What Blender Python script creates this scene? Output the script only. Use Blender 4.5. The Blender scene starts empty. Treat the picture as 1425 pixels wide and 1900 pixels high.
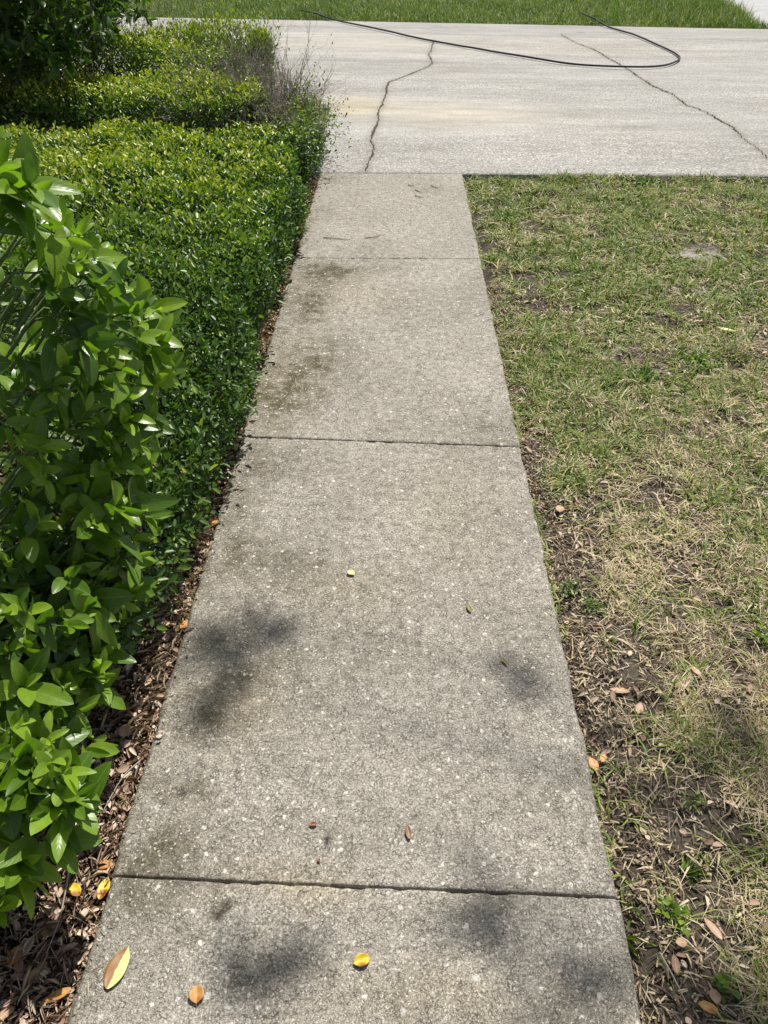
import bpy, math, random
import numpy as np
from mathutils import Matrix, Vector

# ------------------------------------------------------------------ camera, sky, sun, exposure
S = bpy.context.scene
COL = S.collection
H = 1.45
F = 1400.0
SLOPE = 0.008
def _n(v): return v / np.linalg.norm(v)
cY = _n(np.array([34.5, 1143.0, -F]))
_a = np.array([1, -SLOPE, 0.0])
cX = _n(_a - _a.dot(cY) * cY)
cZ = np.cross(cX, cY)
MW = np.array([cX, cY, cZ])
cam_d = bpy.data.cameras.new('camera')
cam = bpy.data.objects.new('camera', cam_d)
COL.objects.link(cam)
cam_d.sensor_fit = 'VERTICAL'; cam_d.sensor_height = 24.0
cam_d.lens = 24.0 * F / 1900.0
cam_d.clip_start = 0.02; cam_d.clip_end = 500
m = Matrix([list(MW[0]) + [0], list(MW[1]) + [0], list(MW[2]) + [H], [0, 0, 0, 1]])
cam.matrix_world = m
S.camera = cam

SUN_EL, SUN_AZ = math.radians(62), math.radians(24)
SDIR = np.array([math.sin(SUN_AZ) * math.cos(SUN_EL), math.cos(SUN_AZ) * math.cos(SUN_EL), math.sin(SUN_EL)])
w = bpy.data.worlds.new('World'); S.world = w; w.use_nodes = True
nt = w.node_tree; nt.nodes.clear()
sky = nt.nodes.new('ShaderNodeTexSky'); sky.sky_type = 'NISHITA'; sky.sun_disc = False
sky.sun_elevation = SUN_EL; sky.sun_rotation = SUN_AZ; sky.dust_density = 1.0
bg = nt.nodes.new('ShaderNodeBackground'); bg.inputs[1].default_value = 0.078
hs = nt.nodes.new('ShaderNodeHueSaturation'); hs.inputs['Saturation'].default_value = 0.55
wo = nt.nodes.new('ShaderNodeOutputWorld')
nt.links.new(sky.outputs[0], hs.inputs['Color']); nt.links.new(hs.outputs[0], bg.inputs[0]); nt.links.new(bg.outputs[0], wo.inputs[0])
sl = bpy.data.lights.new('sun', 'SUN'); sl.energy = 5.0; sl.angle = math.radians(0.53); sl.color = (1.0, 0.955, 0.88)
so = bpy.data.objects.new('sun', sl); COL.objects.link(so)
so.rotation_euler = Vector(SDIR).to_track_quat('Z', 'Y').to_euler()
S.view_settings.view_transform = 'Standard'; S.view_settings.look = 'None'
S.view_settings.exposure = 0.33; S.view_settings.gamma = 1.0
S.render.engine = 'CYCLES'

rng = np.random.default_rng(7)
random.seed(7)

# ------------------------------------------------------------------ helpers
def gp(px, py, z=0.0):
    """ground point (at height z) seen at a pixel of the 1425x1900 photograph"""
    d = MW @ np.array([px - 712.5, 950.0 - py, -F])
    t = (z - H) / d[2]
    p = d * t
    return np.array([p[0], p[1], z])
def gz(px, py, Z):
    """world point at depth Z along a pixel's ray"""
    d = MW @ np.array([px - 712.5, 950.0 - py, -F]) * (Z / F)
    return d + np.array([0, 0, H])

def _h(ix, iy, seed):
    v = (ix.astype(np.int64) * 374761393 + iy.astype(np.int64) * 668265263 + seed * 1442695041) & 0xffffffff
    v = ((v ^ (v >> 13)) * 1274126177) & 0xffffffff
    v = v ^ (v >> 16)
    return (v & 0xffffff) / float(0xffffff)
def vnoise(x, y, seed=0):
    ix = np.floor(x); iy = np.floor(y); fx = x - ix; fy = y - iy
    fx = fx * fx * (3 - 2 * fx); fy = fy * fy * (3 - 2 * fy)
    a = _h(ix, iy, seed); b = _h(ix + 1, iy, seed); c = _h(ix, iy + 1, seed); d = _h(ix + 1, iy + 1, seed)
    return (a * (1 - fx) + b * fx) * (1 - fy) + (c * (1 - fx) + d * fx) * fy
def fbm(x, y, sc, octs=4, seed=0):
    x = np.asarray(x, float) * sc; y = np.asarray(y, float) * sc
    s = 0; a = 0.5; t = 0
    for o in range(octs):
        s = s + a * vnoise(x + 13.7 * o, y - 9.1 * o, seed + o); t += a
        a *= 0.5; x = x * 2.03; y = y * 2.03
    return s / t

def mesh_np(name, verts, faces_list, mat=None, parent=None, attrs=None, smooth=False):
    """faces_list: list of (k-gon index arrays)"""
    me = bpy.data.meshes.new(name)
    verts = np.asarray(verts, np.float32)
    me.vertices.add(len(verts)); me.vertices.foreach_set('co', verts.ravel())
    loops = []; starts = []; tot = []
    pos = 0
    for f in faces_list:
        f = np.asarray(f, np.int32)
        if len(f) == 0: continue
        k = f.shape[1]
        loops.append(f.ravel()); starts.append(pos + np.arange(len(f)) * k); tot.append(np.full(len(f), k))
        pos += f.size
    loops = np.concatenate(loops); starts = np.concatenate(starts); tot = np.concatenate(tot)
    me.loops.add(len(loops)); me.loops.foreach_set('vertex_index', loops.astype(np.int32))
    me.polygons.add(len(starts)); me.polygons.foreach_set('loop_start', starts.astype(np.int32))
    try: me.polygons.foreach_set('loop_total', tot.astype(np.int32))
    except Exception: pass
    if smooth: me.polygons.foreach_set('use_smooth', np.ones(len(starts), bool))
    me.update(calc_edges=True)
    if attrs:
        for an, av in attrs.items():
            av = np.asarray(av, np.float32)
            if av.ndim == 1:
                at = me.attributes.new(an, 'FLOAT', 'POINT'); at.data.foreach_set('value', av)
            else:
                at = me.attributes.new(an, 'FLOAT_VECTOR', 'POINT'); at.data.foreach_set('vector', av.ravel())
    if mat: me.materials.append(mat)
    o = bpy.data.objects.new(name, me); COL.objects.link(o)
    if parent is not None: o.parent = parent
    return o
def tag(o, label=None, cat=None, group=None, kind=None):
    if label: o['label'] = label
    if cat: o['category'] = cat
    if group: o['group'] = group
    if kind: o['kind'] = kind
    return o
def thing(name, label, cat, loc=(0, 0, 0), group=None):
    o = bpy.data.objects.new(name, None); COL.objects.link(o); o.location = loc
    o.empty_display_size = 0.1
    return tag(o, label, cat, group)
def norm(a): return a / np.maximum(np.linalg.norm(a, axis=-1, keepdims=True), 1e-9)

# ---- materials
class NT:
    def __init__(s, name):
        s.m = bpy.data.materials.new(name); s.m.use_nodes = True
        s.t = s.m.node_tree; s.t.nodes.clear()
        s.out = s.n('ShaderNodeOutputMaterial')
    def n(s, typ, **kw):
        x = s.t.nodes.new(typ)
        for k, v in kw.items(): setattr(x, k, v)
        return x
    def l(s, a, b): s.t.links.new(a, b)
    def _in(s, sock, v):
        if hasattr(v, 'is_linked') or isinstance(v, bpy.types.NodeSocket): s.l(v, sock)
        elif isinstance(v, (tuple, list)) and len(v) == 3 and sock.type == 'RGBA': sock.default_value = (*v, 1)
        else: sock.default_value = v
    def math(s, op, a, b=0.0, c=None, clamp=False):
        x = s.n('ShaderNodeMath', operation=op); x.use_clamp = clamp
        s._in(x.inputs[0], a); s._in(x.inputs[1], b)
        if c is not None: s._in(x.inputs[2], c)
        return x.outputs[0]
    def mix(s, f, a, b, mode='MIX'):
        x = s.n('ShaderNodeMix', data_type='RGBA', blend_type=mode)
        s._in(x.inputs[0], f); s._in(x.inputs[6], a); s._in(x.inputs[7], b)
        return x.outputs[2]
    def rng(s, v, a, b, c=0.0, d=1.0):
        x = s.n('ShaderNodeMapRange'); x.clamp = True
        s._in(x.inputs[0], v)
        for i, q in enumerate((a, b, c, d)): s._in(x.inputs[i + 1], q)
        return x.outputs[0]
    def noise(s, vec, sc, det=4, rough=0.6, dist=0.0):
        x = s.n('ShaderNodeTexNoise'); s.l(vec, x.inputs['Vector'])
        x.inputs['Scale'].default_value = sc; x.inputs['Detail'].default_value = det
        x.inputs['Roughness'].default_value = rough; x.inputs['Distortion'].default_value = dist
        return x
    def vor(s, vec, sc, feat='F1'):
        x = s.n('ShaderNodeTexVoronoi', feature=feat); s.l(vec, x.inputs['Vector']); x.inputs['Scale'].default_value = sc
        return x
    def pos(s): return s.n('ShaderNodeTexCoord').outputs['Object']
    def attr(s, name):
        return s.n('ShaderNodeAttribute', attribute_name=name)
    def ramp(s, f, stops):
        x = s.n('ShaderNodeValToRGB'); s.l(f, x.inputs[0])
        e = x.color_ramp.elements
        while len(e) < len(stops): e.new(0.5)
        for el, (p, c) in zip(e, stops): el.position = p; el.color = (*c, 1)
        return x.outputs[0]
    def warp(s, vec, sc, amt):
        nz = s.noise(vec, sc, 3)
        v = s.n('ShaderNodeVectorMath', operation='MULTIPLY_ADD')
        s.l(nz.outputs['Color'], v.inputs[0]); v.inputs[1].default_value = (amt,) * 3; s.l(vec, v.inputs[2])
        return v.outputs[0]
    def bsdf(s, col, rough=0.8, spec=0.5, bump=None, strength=0.3, dist=0.01, extra=None):
        b = s.n('ShaderNodeBsdfPrincipled')
        s._in(b.inputs['Base Color'], col); s._in(b.inputs['Roughness'], rough)
        b.inputs['Specular IOR Level'].default_value = spec
        if bump is not None:
            bn = s.n('ShaderNodeBump'); bn.inputs['Strength'].default_value = strength; bn.inputs['Distance'].default_value = dist
            s.l(bump, bn.inputs['Height']); s.l(bn.outputs[0], b.inputs['Normal'])
        s.l(b.outputs[0], s.out.inputs[0])
        return b

def leaf_mat(name, ramp, rough=0.35, trans=0.35, spec=0.5, big=False, under=0.6):
    t = NT(name)
    a = t.attr('luv')
    sep = t.n('ShaderNodeSeparateXYZ'); t.l(a.outputs['Vector'], sep.inputs[0])
    tint = sep.outputs[2]
    col = t.ramp(tint, ramp)
    p = t.pos()
    if big:
        av = t.math('ABSOLUTE', sep.outputs[1])
        rib = t.rng(av, 0.02, 0.07, 1, 0)
        col = t.mix(t.math('MULTIPLY', rib, 0.45), col, (0.30, 0.42, 0.12))
        rim = t.rng(av, 0.93, 1.0, 0, 1)
        col = t.mix(t.math('MULTIPLY', rim, 0.35), col, (0.36, 0.46, 0.10))
        w1 = t.math('SINE', t.math('MULTIPLY_ADD', sep.outputs[0], 62.0, t.math('MULTIPLY', av, -16.0)))
        nz = t.noise(p, 90, 3)
        col = t.mix(t.rng(nz.outputs[0], 0.35, 0.7, 0, 0.35), col, t.mix(0.6, col, (0.03, 0.07, 0.008)), 'MIX')
        sp = t.vor(p, 55)
        spot = t.math('MULTIPLY', t.rng(sp.outputs['Distance'], 0.06, 0.10, 1, 0), t.rng(t.noise(p, 14, 1).outputs[0], .58, .62))
        col = t.mix(t.math('MULTIPLY', spot, 0.7), col, (0.12, 0.07, 0.02))
        bump = t.math('MULTIPLY_ADD', w1, 0.10, t.math('MULTIPLY', rib, -0.8))
    geo = t.n('ShaderNodeNewGeometry')
    back = geo.outputs['Backfacing']
    colb = t.mix(under, col, (0.20, 0.27, 0.10))
    col2 = t.mix(back, col, colb)
    b = t.n('ShaderNodeBsdfPrincipled')
    t._in(b.inputs['Base Color'], col2)
    t._in(b.inputs['Roughness'], t.math('MULTIPLY_ADD', back, 0.3, rough)); b.inputs['Specular IOR Level'].default_value = spec
    if big:
        bn = t.n('ShaderNodeBump'); bn.inputs['Strength'].default_value = 0.35; bn.inputs['Distance'].default_value = 0.001
        t.l(bump, bn.inputs['Height']); t.l(bn.outputs[0], b.inputs['Normal'])
    tr = t.n('ShaderNodeBsdfTranslucent')
    t._in(tr.inputs[0], t.mix(1.0, col, (1.0, 1.25, 0.35), 'MULTIPLY'))
    ms = t.n('ShaderNodeMixShader'); ms.inputs[0].default_value = trans
    t.l(b.outputs[0], ms.inputs[1]); t.l(tr.outputs[0], ms.inputs[2]); t.l(ms.outputs[0], t.out.inputs[0])
    return t.m

def mat_walk():
    t = NT('concrete_walk'); p = t.pos()
    st = t.attr('stain_shade').outputs['Fac']; pit = t.attr('pit').outputs['Fac']; wn = t.attr('warm').outputs['Fac']
    n1 = t.noise(p, 2.2, 5); n2 = t.noise(p, 24, 6, .65); n3 = t.noise(p, 190, 4, .75); n4 = t.noise(p, 520, 2, .8)
    col = t.ramp(t.math('MULTIPLY_ADD', n1.outputs[0], 0.5, t.math('MULTIPLY', n2.outputs[0], 0.5)),
                 [(0.32, (0.205, 0.190, 0.164)), (0.5, (0.285, 0.266, 0.233)), (0.68, (0.355, 0.335, 0.298))])
    col = t.mix(0.85, col, t.mix(t.rng(n3.outputs[0], 0.34, 0.64), (0.42, 0.41, 0.39), (1.60, 1.58, 1.54)), 'MULTIPLY')
    col = t.mix(0.8, col, t.mix(t.rng(n4.outputs[0], 0.36, 0.62), (0.45, 0.45, 0.45), (1.6, 1.6, 1.6)), 'MULTIPLY')
    # mildew and painted shade blobs
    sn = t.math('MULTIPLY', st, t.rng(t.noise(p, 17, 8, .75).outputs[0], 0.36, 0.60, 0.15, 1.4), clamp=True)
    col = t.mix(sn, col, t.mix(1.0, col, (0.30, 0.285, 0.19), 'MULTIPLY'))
    col = t.mix(t.math('MULTIPLY', wn, 0.6, clamp=True), col, t.mix(1.0, col, (1.12, 1.0, 0.78), 'MULTIPLY'))
    # pale shell aggregate
    pw = t.warp(p, 90, 0.016)
    v1 = t.vor(pw, 50); v2 = t.vor(pw, 150)
    def pick(v, r, k, soft=.06):
        sx = t.n('ShaderNodeSeparateXYZ'); t.l(v.outputs['Color'], sx.inputs[0])
        return t.math('MULTIPLY', t.rng(v.outputs['Distance'], r, r + soft, 1, 0), t.math('GREATER_THAN', sx.outputs[0], k)), sx.outputs[1]
    s1, r1 = pick(v1, 0.20, 0.74); s2, r2 = pick(v2, 0.28, 0.70)
    col = t.mix(t.math('MULTIPLY', s2, 0.65), col, (0.68, 0.64, 0.56))
    col = t.mix(t.math('MULTIPLY', s1, t.math('MULTIPLY_ADD', r1, 0.5, 0.35)), col, (0.72, 0.69, 0.62))
    v3 = t.vor(pw, 24); s3, r3 = pick(v3, 0.12, 0.88, .04)
    col = t.mix(t.math('MULTIPLY', s3, 0.7), col, (0.55, 0.54, 0.51))
    # craze cracks
    def craze(sc, wd, lo, hi, seed):
        pp = t.warp(t.warp(p, 40 + seed, 0.02), 200 + seed, 0.007)
        d = t.vor(pp, sc, 'DISTANCE_TO_EDGE')
        msk = t.rng(t.noise(p, 33 + seed * 3, 3).outputs[0], lo, hi)
        return t.math('MULTIPLY', t.rng(d.outputs['Distance'], wd * .4, wd, 1, 0), msk)
    c1 = craze(75, 0.042, 0.47, 0.60, 0); c2 = craze(160, 0.075, 0.45, 0.60, 5)
    ck = t.math('MAXIMUM', c1, t.math('MULTIPLY', c2, 0.75))
    col = t.mix(t.math('MULTIPLY', ck, 0.72), col, (0.075, 0.062, 0.045))
    v5 = t.vor(p, 75); s5, r5 = pick(v5, 0.10, 0.90, .05)
    col = t.mix(t.math('MULTIPLY', s5, .8), col, (0.06, 0.05, 0.04))
    col = t.mix(pit, col, t.mix(1.0, col, (0.22, 0.21, 0.18), 'MULTIPLY'))
    bh = t.math('MULTIPLY_ADD', n3.outputs[0], 0.8, t.math('MULTIPLY_ADD', ck, -0.9, t.math('MULTIPLY_ADD', n4.outputs[0], .5, t.math('MULTIPLY', s1, 0.4))))
    t.bsdf(col, 0.9, 0.25, bh, 0.85, 0.0022)
    return t.m

def mat_drive():
    t = NT('concrete_driveway'); p = t.pos()
    dk = t.attr('dark').outputs['Fac']; wm = t.attr('warm').outputs['Fac']; gr = t.attr('grain').outputs['Fac']; sm = t.attr('crack').outputs['Fac']
    mp = t.n('ShaderNodeMapping'); mp.inputs['Scale'].default_value = (0.35, 1.5, 1); t.l(p, mp.inputs[0])
    n1 = t.noise(mp.outputs[0], 1.6, 6, .62); n2 = t.noise(mp.outputs[0], 7, 5, .65); n3 = t.noise(p, 60, 4, .8)
    col = t.ramp(t.math('MULTIPLY_ADD', n1.outputs[0], 0.6, t.math('MULTIPLY', n2.outputs[0], 0.4)),
                 [(0.36, (0.27, 0.262, 0.246)), (0.5, (0.35, 0.34, 0.32)), (0.64, (0.43, 0.418, 0.393))])
    col = t.mix(t.math('MULTIPLY', dk, 0.6, clamp=True), col, t.mix(1.0, col, (0.62, 0.60, 0.58), 'MULTIPLY'))
    col = t.mix(t.math('MULTIPLY', wm, 1.0, clamp=True), col, t.mix(1.0, col, (1.12, 1.03, 0.86), 'MULTIPLY'))
    v = t.vor(t.warp(p, 50, .015), 65)
    sx = t.n('ShaderNodeSeparateXYZ'); t.l(v.outputs['Color'], sx.inputs[0])
    peb = t.rng(v.outputs['Distance'], 0.25, 0.5, 1, 0)
    amt = t.math('MULTIPLY_ADD', gr, 0.85, 0.35)
    pc = t.mix(sx.outputs[0], (0.62, 0.58, 0.54), (1.55, 1.55, 1.55))
    col = t.mix(t.math('MULTIPLY', amt, peb), col, t.mix(1.0, col, pc, 'MULTIPLY'))
    col = t.mix(amt, col, t.mix(1.0, col, t.mix(t.rng(n3.outputs[0], .35, .65), (.5, .5, .5), (1.42, 1.42, 1.42)), 'MULTIPLY'))
    ring = t.math('MULTIPLY', t.rng(v.outputs['Distance'], 0.5, 0.62), t.math('MULTIPLY', gr, 0.5))
    col = t.mix(ring, col, (0.16, 0.145, 0.125))
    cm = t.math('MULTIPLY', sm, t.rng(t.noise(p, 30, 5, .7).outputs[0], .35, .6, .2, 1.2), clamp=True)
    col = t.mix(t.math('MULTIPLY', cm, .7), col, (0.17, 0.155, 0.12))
    t.bsdf(col, 0.9, 0.2, t.math('MULTIPLY_ADD', peb, .8, n3.outputs[0]), 0.6, 0.003)
    return t.m

def mat_soil(name, c0, c1, c2, sc=1.0):
    t = NT(name); p = t.pos()
    n = t.noise(p, 9 * sc, 8, .7); n2 = t.noise(p, 120 * sc, 4, .7)
    sd = t.attr('sand').outputs['Fac']
    col = t.ramp(t.math('MULTIPLY_ADD', n2.outputs[0], .5, t.math('MULTIPLY', n.outputs[0], .5)), [(.36, c0), (.5, c1), (.66, c2)])
    s2 = t.math('MULTIPLY', sd, t.rng(n.outputs[0], .3, .55, .5, 1.1), clamp=True)
    col = t.mix(s2, col, t.mix(t.rng(n2.outputs[0], .3, .7), (0.22, 0.20, 0.175), (.46, .43, .385)))
    t.bsdf(col, 0.95, 0.15, t.math('MULTIPLY_ADD', n2.outputs[0], .6, n.outputs[0]), 0.9, 0.012)
    return t.m

def mat_simple(name, c, rough=.7, spec=.4, var=.35, sc=60, bump=.3):
    t = NT(name); p = t.pos(); n = t.noise(p, sc, 4, .7)
    d = tuple(x * (1 - var) for x in c); e = tuple(min(1, x * (1 + var)) for x in c)
    col = t.mix(t.rng(n.outputs[0], .3, .7), d, e)
    t.bsdf(col, rough, spec, n.outputs[0], bump, .003)
    return t.m

M_WALK = mat_walk(); M_DRIVE = mat_drive()
M_SOIL = mat_soil('lawn_soil', (0.028, 0.022, 0.016), (0.075, 0.062, 0.046), (0.17, 0.145, 0.115))
M_BED = mat_soil('bed_soil', (0.035, 0.022, 0.016), (0.085, 0.055, 0.038), (0.13, 0.085, 0.06))
M_BARK = mat_simple('bark', (0.14, 0.12, 0.10), .9, .2, .45, 80, .8)
M_TWIG = mat_simple('dead_twig', (0.28, 0.24, 0.205), .85, .25, .4, 25, .3)
M_STEM = mat_simple('green_stem', (0.11, 0.15, 0.05), .6, .4, .3, 60, .3)
M_HOSE = mat_simple('black_rubber', (0.018, 0.022, 0.030), .6, .45, .25, 90, .2)
M_DARKCRACK = mat_simple('crack_dirt', (0.075, 0.066, 0.050), .95, .1, .5, 60, .6)
M_BIG = leaf_mat('glossy_leaf', [(0.0, (0.018, 0.050, 0.010)), (0.45, (0.095, 0.185, 0.020)), (0.75, (0.25, 0.39, 0.030)), (1.0, (0.34, 0.47, 0.06))], .33, .42, .55, True, .35)
M_SM = leaf_mat('hedge_leaf', [(0.0, (0.015, 0.036, 0.010)), (0.40, (0.070, 0.140, 0.022)), (0.68, (0.20, 0.29, 0.028)), (1.0, (0.48, 0.48, 0.06))], .40, .32, .5, False, .3)
M_GRASS = leaf_mat('grass_blade', [(0.0, (0.055, 0.100, 0.020)), (0.33, (0.15, 0.23, 0.038)), (0.50, (0.29, 0.32, 0.08)), (0.60, (0.46, 0.37, 0.21)), (0.80, (0.70, 0.58, 0.42)), (0.90, (0.36, 0.27, 0.19)), (1.0, (0.13, 0.092, 0.068))], .55, .25, .3, False, 0.0)
M_LITTER = leaf_mat('litter', [(0.0, (0.045, 0.028, 0.020)), (0.25, (0.14, 0.085, 0.058)), (0.5, (0.32, 0.205, 0.145)), (0.75, (0.48, 0.36, 0.27)), (1.0, (0.62, 0.52, 0.41))], .7, .08, .25, False, 0.0)

# ---- leaf clouds
def template(rows, cols, prof, fold=0.25, curve=-0.12, cup=0.0):
    """rows: list of u; cols odd count across; returns coords (n,3) in (u,v,w) and face arrays"""
    V = []; idx = []
    for u in rows:
        wv = prof(u)
        if wv < 1e-3:
            idx.append([len(V)]); V.append((u, 0, curve * u * u, 0.0))
        else:
            r = []
            for c in range(cols):
                v = -1 + 2 * c / (cols - 1)
                r.append(len(V)); V.append((u, v * wv, curve * u * u + fold * abs(v) * wv * 0.5 - cup * v * v * wv, v))
            idx.append(r)
    Q = []; T = []
    for a, b in zip(idx[:-1], idx[1:]):
        if len(a) == 1 and len(b) > 1:
            for c in range(cols - 1): T.append((a[0], b[c + 1], b[c]))
        elif len(b) == 1 and len(a) > 1:
            for c in range(cols - 1): T.append((a[c], a[c + 1], b[0]))
        else:
            for c in range(cols - 1): Q.append((a[c], a[c + 1], b[c + 1], b[c]))
    return np.array(V), np.array(Q).reshape(-1, 4), np.array(T).reshape(-1, 3)
T_BIG = template([0, .06, .2, .36, .52, .68, .82, .93, 1], 5, lambda u: 0 if u in (0, 1) else (.06 if u == .06 else math.sin(math.pi * u ** 1.08) ** .66), .16, -.14, .02)
T_MED = template([0, .2, .5, .8, 1], 3, lambda u: 0 if u in (0, 1) else math.sin(math.pi * u) ** .7, .35, -.15)
T_SM = (np.array([(0, 0, 0, 0), (.33, .85, .10, 1), (.75, .72, .06, .8), (1, 0, -.06, 0), (.75, -.72, .06, -.8), (.33, -.85, .10, -1)]),
        np.array([(0, 1, 2, 3), (0, 3, 4, 5)]), np.zeros((0, 3), int))
T_BLADE = (np.array([(0, -1, 0, -1), (0, 1, 0, 1), (.55, -.75, .0, -1), (.55, .75, .0, 1), (1, 0, -.16, 0)]),
           np.array([(0, 1, 3, 2)]), np.array([(2, 3, 4)]))
def leaf_cloud(name, mat, P, D, N, L, W, tint, tmpl, parent=None, smooth=True, bend=None, twist=None):
    V, Q, T = tmpl
    n = len(P); k = len(V)
    D = norm(D); N = norm(N - (N * D).sum(1, keepdims=True) * D); Sd = np.cross(D, N)
    L = np.broadcast_to(L, (n,)); W = np.broadcast_to(W, (n,)); tint = np.broadcast_to(tint, (n,))
    u = V[:, 0][None, :, None]; v = V[:, 1][None, :, None]; wv = np.broadcast_to(V[:, 2][None, :, None], (n, k, 1)).copy()
    if bend is not None: wv = wv + (np.asarray(bend)[:, None, None]) * u * u
    Lx = L[:, None, None]
    Wx = W[:, None, None]
    co = P[:, None, :] + D[:, None, :] * u * Lx + Sd[:, None, :] * v * Wx + N[:, None, :] * wv * Lx
    luv = np.stack([np.broadcast_to(V[:, 0], (n, k)), np.broadcast_to(V[:, 3], (n, k)), np.broadcast_to(tint[:, None], (n, k))], -1)
    off = (np.arange(n) * k)[:, None, None]
    fl = []
    if len(Q): fl.append((Q[None] + off).reshape(-1, 4))
    if len(T): fl.append((T[None] + off).reshape(-1, 3))
    return mesh_np(name, co.reshape(-1, 3), fl, mat, parent, {'luv': luv.reshape(-1, 3)}, smooth)
def rdir(n): return norm(rng.normal(size=(n, 3)))

def tubes(name, paths, mat, parent=None, sides=4):
    """paths: list of (pts Nx3, radii N)"""
    V = []; Fq = []; base = 0
    ang = np.arange(sides) * 2 * math.pi / sides
    for pts, rad in paths:
        pts = np.asarray(pts, float); n = len(pts)
        rad = np.broadcast_to(rad, (n,))
        tg = np.gradient(pts, axis=0); tg = norm(tg)
        ref = np.array([0, 0, 1.0]) if abs(tg[0][2]) < .8 else np.array([1.0, 0, 0])
        a = norm(np.cross(tg, ref)); b = np.cross(tg, a)
        ring = pts[:, None] + rad[:, None, None] * (np.cos(ang)[None, :, None] * a[:, None] + np.sin(ang)[None, :, None] * b[:, None])
        V.append(ring.reshape(-1, 3))
        for i in range(n - 1):
            for s in range(sides):
                s2 = (s + 1) % sides
                Fq.append((base + i * sides + s, base + i * sides + s2, base + (i + 1) * sides + s2, base + (i + 1) * sides + s))
        base += n * sides
    return mesh_np(name, np.concatenate(V), [np.array(Fq)], mat, parent, None, sides > 4)
def branch_paths(start, direc, length, r, depth, spread=.6, wig=.25, out=None, kids=3, up=0.0, seg=5):
    if out is None: out = []
    d = norm(np.array(direc, float)); p = np.array(start, float)
    pts = [p.copy()]; ds = [d.copy()]
    for i in range(seg):
        d = norm(d + rng.normal(size=3) * wig * .5 + np.array([0, 0, up]))
        p = p + d * length / seg; pts.append(p.copy()); ds.append(d.copy())
    rad = np.linspace(r, r * .45, len(pts)); out.append((np.array(pts), rad))
    if depth > 0:
        for k in range(kids):
            i = rng.integers(1, len(pts))
            nd = norm(ds[i] + rng.normal(size=3) * spread)
            branch_paths(pts[i], nd, length * rng.uniform(.5, .8), rad[i] * .7, depth - 1, spread, wig, out, kids, up, max(3, seg - 1))
    return out

# ------------------------------------------------------------------ ground, walkway, driveway
XL, XR = -0.526, 0.434
def sheet(name, xs, ys, zf, mat, attrs=None, kind='structure', mask=None):
    X, Y = np.meshgrid(xs, ys); nx, ny = len(xs), len(ys)
    Z = zf(X, Y) if callable(zf) else np.full_like(X, zf)
    i = np.arange((nx - 1) * (ny - 1)); a = (i // (nx - 1)) * nx + i % (nx - 1)
    Fq = np.stack([a, a + 1, a + nx + 1, a + nx], 1)
    if mask is not None:
        cx = (X[:-1, :-1] + X[1:, 1:]).ravel() / 2; cy = (Y[:-1, :-1] + Y[1:, 1:]).ravel() / 2
        Fq = Fq[mask(cx, cy)]
    at = {k: f(X, Y).ravel() for k, f in (attrs or {}).items()}
    o = mesh_np(name, np.stack([X, Y, Z], -1).reshape(-1, 3), [Fq], mat, None, at, True)
    return tag(o, kind=kind)

# far terrain under everything
t_far = mat_simple('far_turf', (0.055, 0.085, 0.022), .95, .1, .5, 5, .5)
sheet('ground', np.linspace(-150, 150, 16), np.linspace(-60, 240, 16), -0.14, t_far)

def lawn_z(x, y):
    z = -0.028 + 0.022 * (fbm(x, y, 1.6, 3, 3) - .5) + 0.040 * (fbm(x, y, 9, 4, 5) - .5) + 0.010 * (fbm(x, y, 45, 2, 9) - .5)
    e = np.clip((x - XR) / .07, 0, 1)
    z = z - (1 - e) * 0.028
    e2 = np.clip((5.40 - y) / .08, 0, 1)
    return z - (1 - e2) * np.where(x < .95, .03, -.024)
SANDS = [(1300, 475, .17, .12), (1315, 545, .18, .09), (1105, 650, .11, .07), (1120, 400, .07, .05)]
def sand(x, y):
    s = np.zeros_like(x)
    for px, py, sx, sy in SANDS:
        g = gp(px, py, -.03); s = np.maximum(s, np.exp(-((x - g[0]) / sx) ** 2 - ((y - g[1]) / sy) ** 2))
    return np.clip(s * 2.3 - .80 + 4.5 * (fbm(x, y, 22, 4, 31) - .5) * (s > .12), 0, 1)
sheet('lawn', np.concatenate([np.arange(XR + .001, 2.0, .012), np.arange(2.0, 14, .12)]), np.arange(-.6, 5.41, .014), lawn_z, M_SOIL, {'sand': sand})

def bed_z(x, y):
    z = -0.022 + 0.02 * (fbm(x, y, 3, 3, 13) - .5) + 0.022 * (fbm(x, y, 22, 3, 15) - .5)
    e = np.clip((XL - x) / .05, 0, 1)
    return z - (1 - e) * 0.012 + 0.03 * np.clip((-x - .7) / .5, 0, 1)
sheet('flower_bed', np.concatenate([np.arange(-9, -1.4, .15), np.arange(-1.4, XL, .014)]), np.concatenate([np.arange(-.6, 2.6, .014), np.arange(2.6, 7.5, .05)]), bed_z, M_BED, {'sand': lambda x, y: x * 0})

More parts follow.
